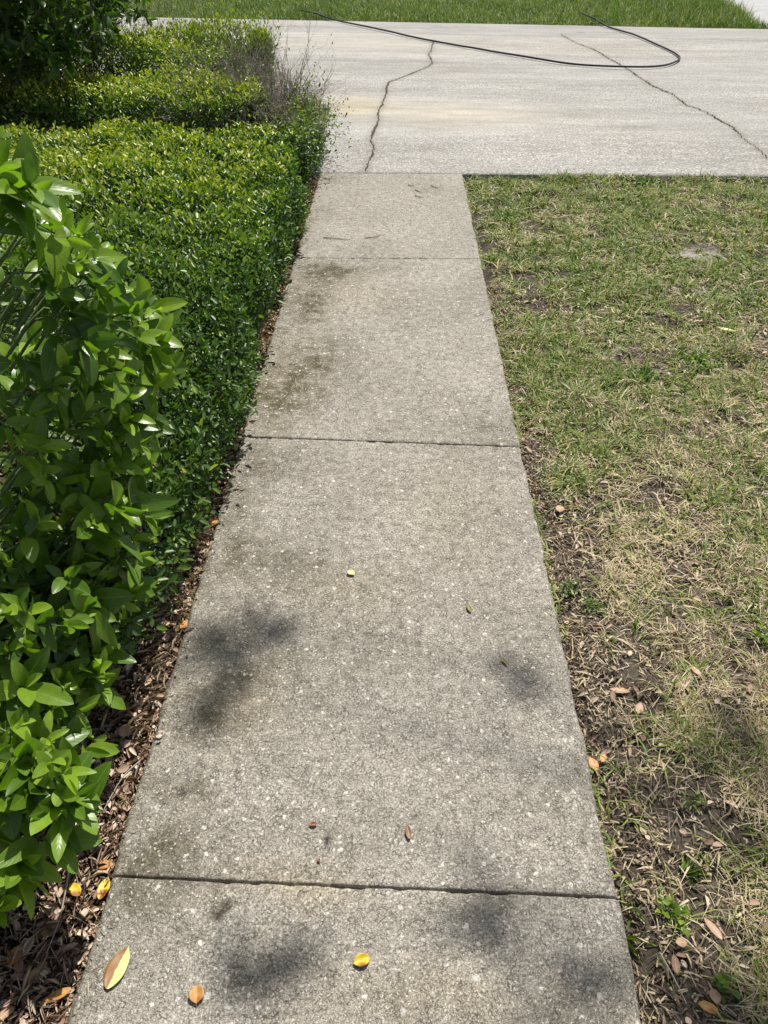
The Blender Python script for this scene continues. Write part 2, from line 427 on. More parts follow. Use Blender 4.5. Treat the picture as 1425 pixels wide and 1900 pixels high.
# walkway slabs with open joints
JL = [-0.35, 0.666, 2.176, 3.838, 5.377]
JR = [-0.37, 0.647, 2.142, 3.860, 5.400]
gapw = [0, .0050, .0055, .0030, .005]
STAINS_SHADE = [  # px, py, sx(m), sy(m), amount : mildew, plus painted darkening at the tree shade blobs
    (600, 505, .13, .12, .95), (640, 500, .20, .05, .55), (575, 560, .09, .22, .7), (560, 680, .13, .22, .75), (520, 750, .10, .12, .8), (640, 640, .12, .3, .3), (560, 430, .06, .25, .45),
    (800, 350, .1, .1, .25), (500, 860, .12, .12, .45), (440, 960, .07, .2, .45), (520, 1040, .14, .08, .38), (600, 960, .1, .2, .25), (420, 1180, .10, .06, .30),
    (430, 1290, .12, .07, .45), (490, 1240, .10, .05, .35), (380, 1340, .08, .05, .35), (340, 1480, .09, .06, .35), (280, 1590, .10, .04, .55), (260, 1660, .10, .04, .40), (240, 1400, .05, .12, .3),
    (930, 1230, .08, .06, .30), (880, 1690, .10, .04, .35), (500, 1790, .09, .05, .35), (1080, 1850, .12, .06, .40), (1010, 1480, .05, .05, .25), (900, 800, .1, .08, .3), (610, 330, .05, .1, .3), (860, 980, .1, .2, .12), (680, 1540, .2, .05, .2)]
WARMS = [(560, 1640, .12, .04, .8), (500, 700, .2, .3, .5), (640, 540, .2, .2, .5), (430, 1300, .12, .1, .6), (800, 1850, .2, .06, .5), (640, 1090, .12, .08, .5), (840, 950, .2, .3, .3)]
PITS = [(400, 1700, .013, .010, .9), (418, 1680, .012, .009, .8), (614, 1555, .006, .012, .9), (330, 1478, .02, .01, .35), (1130, 1645, .012, .01, .2), (672, 1417, .004, .004, .5), (500, 875, .004, .006, .5)]
def gsum(lst, x, y, jit=0.0, mode='sum'):
    s = np.zeros_like(x)
    if jit:
        x = x + jit * (fbm(x, y, 9, 3, 41) - .5); y = y + jit * (fbm(x, y, 9, 3, 47) - .5)
    for px, py, sx, sy, a in lst:
        g = gp(px, py)
        s = s + a * np.exp(-((x - g[0]) / sx) ** 2 - ((y - g[1]) / sy) ** 2)
    return s
for k in range(4):
    ny = int((JL[k + 1] - JL[k]) / .009); nx = 107
    if k == 3: ny = 110
    def ease(n, m0=.0045):
        q = np.linspace(0, 1, n)
        return np.sort(np.concatenate([q, [m0 * .35, m0, 1 - m0, 1 - m0 * .35]]))
    U, Vv = np.meshgrid(ease(nx, .010), ease(ny, .006))
    yl = JL[k] + gapw[k] / 2; yl2 = JL[k + 1] - gapw[k + 1] / 2
    yr = JR[k] + gapw[k] / 2; yr2 = JR[k + 1] - gapw[k + 1] / 2
    y0 = yl + (yr - yl) * U; y1 = yl2 + (yr2 - yl2) * U
    Y = y0 + (y1 - y0) * Vv; X = XL + (XR - XL) * U
    eu = np.minimum(U, 1 - U) * (XR - XL); ev = np.minimum(Vv, 1 - Vv) * (JL[k + 1] - JL[k])
    rx = 0.004 + 0.007 * fbm(X * 0, Y, 9, 3, 61); ry = 0.0015 + .0015 * fbm(X, Y * 0, 12, 3, 62)
    Z = -0.007 * np.clip(1 - eu / (rx * 1.3), 0, 1) ** 2 - 0.002 * np.clip(1 - ev / ry, 0, 1) ** 2
    chip = np.clip(fbm(X, Y, 40, 3, 71 + k) - .60, 0, 1) * 8
    Z -= 0.006 * np.clip(chip, 0, 1) * (np.clip(1 - ev / .010, 0, 1) + np.clip(1 - eu / .014, 0, 1))
    Z += 0.0016 * (fbm(X, Y, 70, 2, 66) - .5) + .003 * (fbm(X, Y, 4, 2, 67) - .5)
    pt = gsum(PITS, X, Y, .03); Z -= .009 * np.clip(pt, 0, .8)
    # wavy borders
    Y = Y + (0.0022 * (fbm(X, X * 0 + k, 22, 3, 81) - .5)) * (1 - np.clip(ev / .02, 0, 1))
    X = X + (0.012 * (fbm(Y, Y * 0, 11, 5, 85) - .5)) * (1 - np.clip(eu / .03, 0, 1))
    hh, ww = X.shape
    P = np.stack([X, Y, Z], -1).reshape(-1, 3)
    i = np.arange((ww - 1) * (hh - 1)); a = (i // (ww - 1)) * ww + i % (ww - 1)
    Fq = np.stack([a, a + 1, a + ww + 1, a + ww], 1)
    ring = np.concatenate([np.arange(ww), np.arange(1, hh) * ww + ww - 1, (hh - 1) * ww + np.arange(ww - 2, -1, -1), np.arange(hh - 2, 0, -1) * ww])
    low = P[ring].copy(); low[:, 2] = -.13
    r2 = len(P) + np.arange(len(ring))
    sk = np.stack([ring, r2, np.roll(r2, -1), np.roll(ring, -1)], 1)
    P2 = np.concatenate([P, low])
    ax, ay = P2[:, 0], P2[:, 1]
    stn = gsum(STAINS_SHADE, ax, ay, .09) + .35 * np.clip(1 - (ax - XL) / .18, 0, 1) * fbm(ax, ay, 3, 3, 91) + .16 * (fbm(ax, ay, 2.2, 4, 95) > .56)
    edge_l = np.clip(1 - (ax - XL) / .012, 0, 1) * .35
    o = mesh_np('path', P2, [Fq, sk], M_WALK, None, {'stain_shade': np.clip(stn + edge_l, 0, 1), 'warm': np.clip(gsum(WARMS, ax, ay, .08), 0, 1), 'pit': np.clip(gsum(PITS, ax, ay, .03) * 1.5, 0, 1)}, True)
    tag(o, kind='structure')

# driveway
DN = lambda x: 5.383 + (x - XL) * (5.428 - 5.383) / 3.0
DF = lambda x: 13.38 + (x + 1.96) * (12.84 - 13.38) / 7.22
def drv_mask(cx, cy): return (cx > -.60) | (cy > 7.35)
DW_WARM = [(655, 197, .27, .38, 1.5), (800, 208, .5, .45, .55), (950, 215, .6, .4, .4), (640, 80, 1.6, .8, .35), (1080, 90, 1.4, .6, .25), (820, 235, .3, .15, .3), (1150, 250, .6, .3, .15)]
DW_DARK = [(850, 130, .35, .35, .7), (740, 125, 1.3, .5, .35), (940, 130, .3, .2, .4), (1170, 85, .6, .3, .5), (1390, 195, .25, .25, .6), (780, 110, .5, .3, .3), (1000, 160, .8, .5, .3), (1300, 130, .8, .4, .2), (600, 130, 1., .5, .35), (1150, 240, .4, .2, .35), (1050, 215, .2, .1, .3)]
DW_LITE = [(660, 100, 1.0, .3, .6), (870, 282, .12, .05, .9), (980, 265, .5, .1, .4), (900, 165, .4, .1, .4)]
CRACKS = [
    [(678, 318), (684, 303), (690, 288), (693, 275), (688, 262), (692, 248), (700, 232), (703, 218), (701, 212), (706, 200), (711, 190), (716, 176), (718, 162), (722, 153), (735, 149), (750, 143), (765, 137), (780, 131), (795, 125), (802, 119), (799, 110), (795, 102), (800, 94), (802, 85), (806, 75)],
    [(676, 305), (668, 306), (655, 307)],
    [(1425, 296), (1410, 281), (1392, 268), (1378, 258), (1368, 246), (1357, 236), (1340, 228), (1325, 218), (1308, 209), (1292, 202), (1277, 198), (1268, 192), (1258, 184), (1245, 174), (1235, 171), (1222, 165), (1207, 159), (1195, 150), (1182, 142), (1170, 133), (1160, 127), (1145, 118), (1128, 109), (1115, 100), (1095, 90), (1075, 83), (1060, 76), (1050, 70), (1040, 65)],
    [(735, 68), (762, 75)], [(1065, 60), (1085, 63)], [(672, 38), (678, 42)]]
CW = [.62, .3, .50, .25, .25, .3]
crack_pts = []
for cw_, c in zip(CW, CRACKS):
    g = np.array([gp(*q)[:2] for q in c])
    pts = [g[0]]
    for a, b in zip(g[:-1], g[1:]):
        L = np.linalg.norm(b - a); nseg = max(2, int(L / .02)); pr = np.array([-(b - a)[1], (b - a)[0]]) / max(L, 1e-6)
        for s in range(1, nseg + 1):
            q = a + (b - a) * s / nseg
            pts.append(q + pr * rng.normal() * .006 * (s < nseg))
    crack_pts.append((np.array(pts), cw_))
allc = np.concatenate([c for c, _ in crack_pts[:1] + crack_pts[2:3]])
def crack_halo(X, Y):
    out = np.zeros(X.size); x = X.ravel(); y = Y.ravel()
    sel = np.where((x > -1.2) & (x < 5) & (y < 12))[0]
    cc = allc[::3]
    for s in range(0, len(sel), 20000):
        q = sel[s:s + 20000]
        d = np.min((x[q][:, None] - cc[None, :, 0]) ** 2 + (y[q][:, None] - cc[None, :, 1]) ** 2, axis=1)
        out[q] = np.exp(-d / .035 ** 2)
    return out.reshape(X.shape)
def drv_grain(X, Y):
    g = .25 + .75 * np.exp(-((Y - 5.9) / .55) ** 2) + .35 * np.exp(-((Y - 8.3) / .5) ** 2) + .45 * fbm(X, Y, 1.2, 3, 101) * np.clip((X - .3) / 1, 0, 1)
    g = g * (Y < 11.9) + .1
    g -= gsum([(800, 208, .9, .55, .8), (655, 195, .3, .4, .4), (640, 80, 2, .7, .4)], X, Y, .2)
    return np.clip(g, 0, 1)
def drv_dark(X, Y):
    d = gsum(DW_DARK, X, Y, .5) - gsum(DW_LITE, X, Y, .3) + .45 * (Y > 12.0 + (DF(X) - 13.2)) + .12 * np.exp(-((Y - 5.7) / .3) ** 2)
    d = d + .9 * np.exp(-((Y - (12.0 + DF(X) - 13.2)) / .03) ** 2)
    return np.clip(d, 0, 1)
ys = np.concatenate([np.linspace(0, .4, 140)[:-1], np.linspace(.4, 1, 60)])
xs = np.concatenate([np.arange(-10, -.60, .2), np.arange(-.60, 5.5, .03), np.arange(5.5, 14, .2)])
X, T_ = np.meshgrid(xs, np.linspace(0, 1, 260)); Y = DN(X) + (DF(X) - DN(X)) * T_
hh, ww = X.shape
Z = 0.004 + .004 * (fbm(X, Y, .8, 3, 111) - .5) - .008 * np.clip(1 - (Y - DN(X)) / .02, 0, 1) ** 2
i = np.arange((ww - 1) * (hh - 1)); a = (i // (ww - 1)) * ww + i % (ww - 1)
Fq = np.stack([a, a + 1, a + ww + 1, a + ww], 1)
cx = X.ravel()[a] + .01; cy = Y.ravel()[a] + .01
Fq = Fq[drv_mask(cx, cy)]
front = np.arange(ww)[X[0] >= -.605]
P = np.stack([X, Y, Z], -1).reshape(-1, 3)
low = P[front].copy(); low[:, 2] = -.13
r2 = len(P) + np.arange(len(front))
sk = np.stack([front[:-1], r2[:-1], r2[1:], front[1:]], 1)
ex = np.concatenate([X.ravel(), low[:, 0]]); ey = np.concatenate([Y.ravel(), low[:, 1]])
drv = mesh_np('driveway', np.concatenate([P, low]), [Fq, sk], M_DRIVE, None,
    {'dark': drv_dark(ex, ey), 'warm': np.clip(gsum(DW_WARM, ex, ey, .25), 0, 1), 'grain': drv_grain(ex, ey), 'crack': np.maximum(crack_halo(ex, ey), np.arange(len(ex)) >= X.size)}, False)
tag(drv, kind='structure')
# cracks: narrow dirt-filled strips
V = []; Fq = []; b0 = 0
for pts, cw_ in crack_pts:
    tg = norm(np.gradient(pts, axis=0)); pr = np.stack([-tg[:, 1], tg[:, 0]], 1); n = len(pts)
    wdt = cw_ * (.0045 + .030 * np.clip(fbm(pts[:, 0], pts[:, 1], 6, 3, 121) - .42, 0, 1) + .004 * rng.random(n)) * (.6 + .4 * np.sin(np.linspace(.15, math.pi - .15, n)))
    L = pts + pr * wdt[:, None]; R = pts - pr * wdt[:, None]
    for A in (L, R): V.append(np.concatenate([A, np.full((n, 1), .0095)], 1))
    Fq += [(b0 + i, b0 + i + 1, b0 + n + i + 1, b0 + n + i) for i in range(n - 1)]
    b0 += 2 * n
tag(mesh_np('driveway_crack', np.concatenate(V), [np.array(Fq)], M_DARKCRACK), kind='structure')
# street beyond the verge
M_ST = mat_simple('street_concrete', (0.37, 0.37, 0.37), .9, .2, .15, 6, .3)
def far_edge_x(y): return 5.33 + (y - 12.9) * .12
sheet('street', np.arange(4.9, 60, 2.5), np.arange(12.95, 60, 2.5), -0.045, M_ST)
VZ = lambda x, y: 0.012 + 0.05 * (fbm(x, y, .9, 3, 131) - .5) + np.clip((y - 13.2) * .012, 0, .25)
sheet('verge', np.arange(-30, 9, .3), np.arange(12.4, 40, .3), lambda x, y: VZ(x, y) - .04, t_far, {'sand': lambda x, y: x * 0}, mask=lambda x, y: (x < far_edge_x(y)) & (y > DF(x) + .15))

# ------------------------------------------------------------------ grass
def blades(name, P, D, N, L, W, tint, bend, parent=None):
    return leaf_cloud(name, M_GRASS, P, D, N, L, W, tint, T_BLADE, parent, False, bend=bend)
# lawn
def lawn_points(n, ymin, ymax):
    y = ymin + (ymax - ymin) * rng.random(n)
    xmax = 0.62 + y * .40 + .15
    x = XR + .01 + (xmax - XR) * rng.random(n) * (1.0)
    # uniform density: reject
    keep = rng.random(n) < (xmax - XR) / (0.62 + ymax * .40 + .15 - XR)
    return x[keep], y[keep]
def green_amt(x, y):
    base = .20 + .52 * np.clip((y - 1.0) / 2.4, 0, 1)
    g = base + 1.3 * (fbm(x, y, 2.6, 4, 141) - .5) + 1.1 * (fbm(x, y, 8, 3, 143) - .5)
    g = g + .35 * np.exp(-((x - .55) / .12) ** 2) * np.clip((y - 1.6) / .8, 0, 1) * (y < 3.6)
    g = g + .5 * np.exp(-((x - gp(1060, 355)[0]) / .35) ** 2 - ((y - gp(1060, 355)[1]) / .16) ** 2)
    return np.clip(g, 0, 1)
def cover(x, y):
    c = np.clip(.62 + 3.0 * (fbm(x, y, 6, 4, 151) - .5) + 3.2 * (fbm(x, y, 20, 3, 153) - .5), .05, 1)
    c *= 1 - .88 * np.clip(sand(x, y) * 1.2, 0, 1)
    c *= .10 + .90 * np.clip((x - XR - .015 - .16 * np.clip(2.4 - y, 0, 1) * fbm(x, y, 4, 3, 155) * 2) / .07, 0, 1)
    strip = np.clip((x - XR) / .10, 0, 1)
    c *= np.where(y < 2.0, .25 + .75 * strip, np.where(y > 3.6, .4 + .6 * strip, 1))
    return c
for nm, cnt, y0, y1, wsc, lab in (('lawn_grass', 1, 0, 0, 1, 0),):
    Ps = []; Ds = []; Ls = []; Ws = []; Ts = []; Bs = []
    # (a) dead straw, lying nearly flat
    for n, ya, yb, w0 in ((62000, .25, 1.4, .0010), (90000, 1.4, 3.0, .0014), (80000, 3.0, 5.39, .0019)):
        x, y = lawn_points(n, ya, yb)
        k = rng.random(len(x)) < cover(x, y) * np.clip(1.15 - .8 * green_amt(x, y), .2, 1); x, y = x[k], y[k]
        th = rng.random(len(x)) * 6.283; el = np.abs(rng.normal(.12, .28, len(x)))
        Ps.append(np.stack([x, y, lawn_z(x, y) + .002 + .014 * rng.random(len(x))], 1))
        Ds.append(np.stack([np.cos(th) * np.cos(el), np.sin(th) * np.cos(el), np.sin(el)], 1))
        Ls.append(rng.uniform(.015, .060, len(x))); Ws.append(w0 * rng.uniform(.4, 1.2, len(x)) ** 1.0 * (1 + 1.3 * (rng.random(len(x)) < .12)))
        Ts.append(np.clip(rng.normal(.79, .16, len(x)) + .3 * (fbm(x, y, 7, 3, 157) - .5), .5, 1)); Bs.append(rng.uniform(-.5, .25, len(x)))
    # (b) green tufts
    for n, ya, yb, w0, per in ((3600, .25, 1.4, .0015, 11), (9000, 1.4, 3.0, .0018, 11), (14000, 3.0, 5.39, .0026, 9)):
        x, y = lawn_points(n, ya, yb); g = green_amt(x, y)
        k = rng.random(len(x)) < np.clip(cover(x, y) * (g * 1.5 + .06), 0, 1); x, y, g = x[k], y[k], g[k]
        sz = rng.uniform(.5, 1.1, len(x)) + 1.0 * (rng.random(len(x)) < .16); hue = rng.normal(.36, .10, len(x)) - .08 * g
        x = np.repeat(x, per); y = np.repeat(y, per); sz = np.repeat(sz, per); hue = np.repeat(hue, per)
        x = x + rng.normal(size=len(x)) * .010; y = y + rng.normal(size=len(x)) * .010; x = np.maximum(x, XR + .004)
        th = rng.random(len(x)) * 6.283; el = np.clip(rng.normal(.62, .33, len(x)), .05, 1.45)
        Ps.append(np.stack([x, y, lawn_z(x, y)], 1))
        Ds.append(np.stack([np.cos(th) * np.cos(el), np.sin(th) * np.cos(el), np.sin(el)], 1))
        Ls.append(rng.uniform(.022, .058, len(x)) * sz); Ws.append(w0 * rng.uniform(.6, 1.4, len(x)))
        Ts.append(np.clip(hue + rng.normal(0, .09, len(x)) + (rng.random(len(x)) < .12) * .35, 0, .9)); Bs.append(rng.uniform(-.7, -.05, len(x)))
    # coarse broad green runners
    for n, ya, yb, w0, per in ((900, .25, 1.5, .0026, 6), (2300, 1.5, 3.2, .0033, 6), (2800, 3.2, 5.39, .0042, 6)):
        x, y = lawn_points(n, ya, yb); k = rng.random(len(x)) < cover(x, y) * (green_amt(x, y) * .9 + .25); x, y = x[k], y[k]
        x = np.repeat(x, per) + rng.normal(size=len(x) * per) * .006; y = np.repeat(y, per) + rng.normal(size=len(x)) * .006; x = np.maximum(x, XR + .004)
        th = rng.random(len(x)) * 6.283; el = np.clip(rng.normal(.5, .3, len(x)), .05, 1.3)
        Ps.append(np.stack([x, y, lawn_z(x, y) + .004], 1)); Ds.append(np.stack([np.cos(th) * np.cos(el), np.sin(th) * np.cos(el), np.sin(el)], 1))
        Ls.append(rng.uniform(.03, .085, len(x))); Ws.append(w0 * rng.uniform(.6, 1.2, len(x))); Ts.append(np.clip(rng.normal(.38, .10, len(x)) + (rng.random(len(x)) < .15) * .3, 0, .9)); Bs.append(rng.uniform(-.7, -.1, len(x)))
    # runners creeping over the walkway edge
    n = 900; y = rng.uniform(.7, 5.3, n); k = fbm(y, y * 0, 2.5, 3, 311) > .48; y = y[k]; n = len(y); x = XR + .004 + .02 * rng.random(n)
    th = math.pi + rng.normal(0, .9, n); el = rng.uniform(.3, 1.0, n)
    Ps.append(np.stack([x, y, -.02 + 0 * x], 1)); Ds.append(np.stack([np.cos(th) * np.cos(el), np.sin(th) * np.cos(el), np.sin(el)], 1))
    Ls.append(rng.uniform(.025, .06, n)); Ws.append(rng.uniform(.0010, .0026, n)); Ts.append(np.clip(rng.normal(.42, .15, n), 0, .85)); Bs.append(rng.uniform(-.8, -.2, n))
    # (c) crumbs and chips
    n = 60000; x, y = lawn_points(n, .2, 3.6); k = rng.random(len(x)) < .8; x, y = x[k], y[k]
    x[:len(x) // 4] = XR + .01 + .13 * rng.random(len(x) // 4) ** 1.4
    th = rng.random(len(x)) * 6.283; el = rng.normal(.05, .2, len(x))
    Ps.append(np.stack([x, y, lawn_z(x, y) + .003 + .006 * rng.random(len(x))], 1)); Ds.append(np.stack([np.cos(th) * np.cos(el), np.sin(th) * np.cos(el), np.sin(el)], 1))
    Ls.append(rng.uniform(.005, .030, len(x))); Ws.append(rng.uniform(.0006, .0026, len(x))); Ts.append(rng.choice([.68, .85, .9, .97, 1.0, 1.0, 1.0], len(x))); Bs.append(rng.uniform(-.3, .3, len(x)))
    n = 1500; x, y = lawn_points(n, .2, 3.4); th = rng.random(len(x)) * 6.283; el = rng.normal(.05, .15, len(x))
    lf = leaf_cloud('leaf_litter', M_LITTER, np.stack([x, y, lawn_z(x, y) + .010], 1), np.stack([np.cos(th) * np.cos(el), np.sin(th) * np.cos(el), np.sin(el)], 1), np.array([0, 0, 1.]) + .25 * rng.normal(size=(len(x), 3)), rng.uniform(.010, .034, len(x)), rng.uniform(.003, .007, len(x)), rng.uniform(.35, 1, len(x)), T_MED, None, True, bend=rng.uniform(-.3, .3, len(x)))
    tag(lf, kind='stuff')
    P = np.concatenate(Ps); D = np.concatenate(Ds); n = len(P)
    Nn = np.array([0, 0, 1.0]) + .35 * rng.normal(size=(n, 3))
    g = blades('lawn_grass', P, D, Nn, np.concatenate(Ls), np.concatenate(Ws), np.concatenate(Ts), np.concatenate(Bs))
    tag(g, kind='stuff')
# coarse grass outside the frame on the right, for stepped views
x = rng.uniform(2.2, 8, 30000); y = rng.uniform(0, 5.38, 30000); k = x > .62 + y * .4 + .15; x, y = x[k], y[k]
th = rng.random(len(x)) * 6.283; el = rng.uniform(.1, 1.2, len(x))
tag(blades('outer_grass', np.stack([x, y, lawn_z(x, y)], 1), np.stack([np.cos(th) * np.cos(el), np.sin(th) * np.cos(el), np.sin(el)], 1), np.array([0, 0, 1.]) + .3 * rng.normal(size=(len(x), 3)), rng.uniform(.03, .07, len(x)), .004, rng.uniform(.1, .85, len(x)), rng.uniform(-.6, 0, len(x))), kind='stuff')
# verge beyond the driveway
n = 150000
y = 12.75 + 5.6 * rng.random(n) ** 1.5; x = rng.uniform(-5.5, 7.3, n)
k = (y > DF(x) + .0 + .05 * fbm(x, y, 6, 2, 161)) & (x < far_edge_x(y)); x, y = x[k], y[k]
cl = fbm(x, y, 1.3, 4, 163); k = rng.random(len(x)) < .35 + 1.2 * cl; x, y, cl = x[k], y[k], cl[k]
th = rng.random(len(x)) * 6.283; el = rng.uniform(.35, 1.5, len(x))
tall = (.5 + .9 * cl) * (1 + .8 * np.clip((x - 2.5) / 3, 0, 1)) * (.35 + .65 * np.clip((y - DF(x)) / .35, 0, 1))
vg = blades('verge_grass', np.stack([x, y, VZ(x, y) - .04], 1), np.stack([np.cos(th) * np.cos(el), np.sin(th) * np.cos(el), np.sin(el)], 1), np.array([0, 0, 1.]) + .3 * rng.normal(size=(len(x), 3)),
       rng.uniform(.06, .13, len(x)) * tall, rng.uniform(.003, .006, len(x)), np.clip(rng.normal(.27, .12, len(x)) + .25 * (fbm(x, y, 2.5, 3, 165) - .5) + (rng.random(len(x)) < .08) * .35, 0, .8), rng.uniform(-.6, 0, len(x)))
tag(vg, kind='stuff')

# ------------------------------------------------------------------ mulch
n = 52000
y = .15 + 5.15 * rng.random(n) ** 1.2; x = XL - .004 - np.abs(rng.normal(0, .17, n)) - .0; x = np.where(y < 1.3, XL - .004 - .62 * rng.random(n), x)
x[:1500] = XL - .02 + .02 * rng.random(1500) + .035 * rng.random(1500) ** 3; 
th = rng.random(n) * 6.283; el = rng.normal(.05, .22, n)
z = np.where(x > XL - .004, .002, bed_z(x, y)) + .004 + .012 * rng.random(n)
kind_ = rng.random(n)
L = np.where(kind_ < .5, rng.uniform(.005, .018, n), np.where(kind_ < .91, rng.uniform(.015, .055, n), rng.uniform(.018, .036, n)))
W = np.where(kind_ < .5, rng.uniform(.001, .004, n), np.where(kind_ < .91, rng.uniform(.0005, .0014, n), rng.uniform(.004, .009, n)))
sel = x > XL - .004
L = np.where(sel, L * .4, L); W = np.where(sel, W * .5, W)
tag(leaf_cloud('mulch', M_LITTER, np.stack([x, y, z], 1), np.stack([np.cos(th) * np.cos(el), np.sin(th) * np.cos(el), np.sin(el)], 1), np.array([0, 0, 1.]) + .3 * rng.normal(size=(n, 3)), L, W,
    np.clip(rng.normal(.58, .27, n) + .12 * (kind_ > .5), 0, 1), T_MED, None, False, bend=rng.uniform(-.3, .4, n)), kind='stuff')

# ------------------------------------------------------------------ hose
hp = [(560, 26), (605, 36), (640, 42), (700, 55), (760, 68), (850, 85), (950, 102), (1040, 117), (1120, 124.5), (1180, 126), (1230, 123), (1253, 116), (1261, 108), (1250, 98), (1225, 86), (1190, 71), (1150, 57), (1125, 49.5), (1106, 43), (1075, 30)]
g = np.array([gp(a, b, .018) for a, b in hp])
def catmull(P, n=10):
    out = []
    Q = np.concatenate([[2 * P[0] - P[1]], P, [2 * P[-1] - P[-2]]])
    for i in range(1, len(Q) - 2):
        for t in np.arange(n) / n:
            out.append(.5 * ((2 * Q[i]) + (-Q[i - 1] + Q[i + 1]) * t + (2 * Q[i - 1] - 5 * Q[i] + 4 * Q[i + 1] - Q[i + 2]) * t * t + (-Q[i - 1] + 3 * Q[i] - 3 * Q[i + 1] + Q[i + 2]) * t ** 3))
    out.append(P[-1]); return np.array(out)
g = catmull(g, 12)
g[:, 2] = .022 + .018 * np.clip(fbm(g[:, 0], g[:, 1], 1.1, 2, 171) - .5, 0, 1) * 2
g[:, 2] += .045 * np.clip((g[:, 1] - DF(g[:, 0]) + .25) / .5, 0, 1)
hz = tubes('garden_hose', [(g,   .0105)], M_HOSE, None, 10)
tag(hz, 'long black rubber garden hose looping across the pale driveway', 'hose')

# ------------------------------------------------------------------ hedges with small leaves
def hedge(label, name, cx, cy, rx, ry, h, n, top_tint, L=.019, zfun=None, p=3.2, cat='shrub', loc=None, group=None, ragged=.03, upright=.5, base=.04, front_dark=0.0, keepf=None, tint0=.40):
    """leaves in the outer shell of a clipped superellipse mound"""
    root = thing(name, label, cat, (cx, cy, 0), group)
    # sample on shell: side vs. top
    m_ = int(n * 2.0)
    a = rng.random(m_) * 2 * math.pi
    rr = np.sqrt(rng.random(m_))
    side = rng.random(m_) < (2 * (rx + ry) * h) / (2 * (rx + ry) * h + 3.2 * rx * ry) * 1.25
    rad = np.where(side, 1.0, rr)
    ca, sa = np.cos(a), np.sin(a)
    sup = 1 / (np.abs(ca) ** p + np.abs(sa) ** p) ** (1 / p)
    x = cx + rx * rad * sup * ca; y = cy + ry * rad * sup * sa
    bumps = (fbm(x, y, 3.2, 3, 181) - .5) * 1.5; b2 = (fbm(x, y, 11, 3, 183) - .5) * 1.9
    top = h * (1 - .16 * rad ** 4) + .10 * bumps + .06 * b2
    zz = np.where(side, base + (top - base) * rng.random(m_) ** .8, top)
    # side bulge & rounding near top/bottom
    q = zz / np.maximum(top, .05)
    bul = np.where(side, 1 - .06 * np.abs(q - .55) ** 2 * 4 + .10 * (fbm(a * rx * 2, zz, 4, 3, 187) - .5) * 2, 1)
    x = cx + (x - cx) * bul; y = cy + (y - cy) * bul
    depth = rng.exponential(.045, m_)
    nx_ = np.where(side, ca * ry, 0); ny_ = np.where(side, sa * rx, 0)
    no = norm(np.stack([nx_, ny_, np.where(side, .25, 1) + 0 * a], 1))
    shoot = (rng.random(m_) < .08) * rng.random(m_) * ragged * 2
    P = np.stack([x, y, zz], 1) - no * (depth - shoot)[:, None] + rng.normal(size=(m_, 3)) * ragged * .3
    ok = P[:, 2] > .0
    if keepf is not None: ok &= keepf(P)
    ok &= ~((depth < .035) & (fbm(P[:, 0] + P[:, 2] * .7, P[:, 1] - P[:, 2] * .5, 11, 3, 197) < .43) & (rng.random(m_) < .8))
    idx = np.where(ok)[0][:n]
    P = P[idx]; no = no[idx]; depth = depth[idx]; sd = side[idx]
    n_ = len(P)
    D = norm(no * .55 + np.array([0, 0, upright]) + rdir(n_) * .95)
    Nn = norm(no * .8 + np.array([0, 0, .7]) + rdir(n_) * .6)
    hn = P[:, 2] / h
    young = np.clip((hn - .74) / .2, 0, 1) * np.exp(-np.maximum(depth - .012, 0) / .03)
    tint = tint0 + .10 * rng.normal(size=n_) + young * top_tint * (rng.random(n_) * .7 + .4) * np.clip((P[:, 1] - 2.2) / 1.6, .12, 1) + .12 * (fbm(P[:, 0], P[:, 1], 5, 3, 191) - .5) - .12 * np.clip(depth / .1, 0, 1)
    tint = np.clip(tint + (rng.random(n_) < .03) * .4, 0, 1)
    LL = L * rng.uniform(.5, 1.35, n_); 
    P0 = P - np.array([cx, cy, 0])
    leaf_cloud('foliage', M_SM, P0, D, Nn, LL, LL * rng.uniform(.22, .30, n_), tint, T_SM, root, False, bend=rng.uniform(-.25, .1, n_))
    # inner branches
    for k in range(int(8 + 7 * rx * ry)):
        bx, by = rng.uniform(-.55, .55) * rx, rng.uniform(-.55, .55) * ry
        tubes('branch', branch_paths((bx, by, -.03), (bx * .6, by * .4, .7), h * .55, .008, 2, .5, .3, [], 4, .05, 4), M_BARK, root, 3)
    return root
# main clipped hedge beside the walkway
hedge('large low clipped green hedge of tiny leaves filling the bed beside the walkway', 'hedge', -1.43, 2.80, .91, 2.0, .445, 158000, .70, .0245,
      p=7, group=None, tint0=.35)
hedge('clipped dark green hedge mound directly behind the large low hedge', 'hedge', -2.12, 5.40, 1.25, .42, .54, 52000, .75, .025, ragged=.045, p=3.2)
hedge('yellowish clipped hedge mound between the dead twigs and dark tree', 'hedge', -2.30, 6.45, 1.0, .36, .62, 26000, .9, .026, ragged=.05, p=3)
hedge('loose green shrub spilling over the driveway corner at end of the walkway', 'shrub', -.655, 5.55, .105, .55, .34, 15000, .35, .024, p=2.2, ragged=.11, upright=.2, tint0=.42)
hedge('small bright green feathery bush below the far grass verge', 'bush', -1.62, 7.05, .56, .26, .66, 24000, .40, .026, p=2.2, ragged=.07, upright=1.3, tint0=.60)

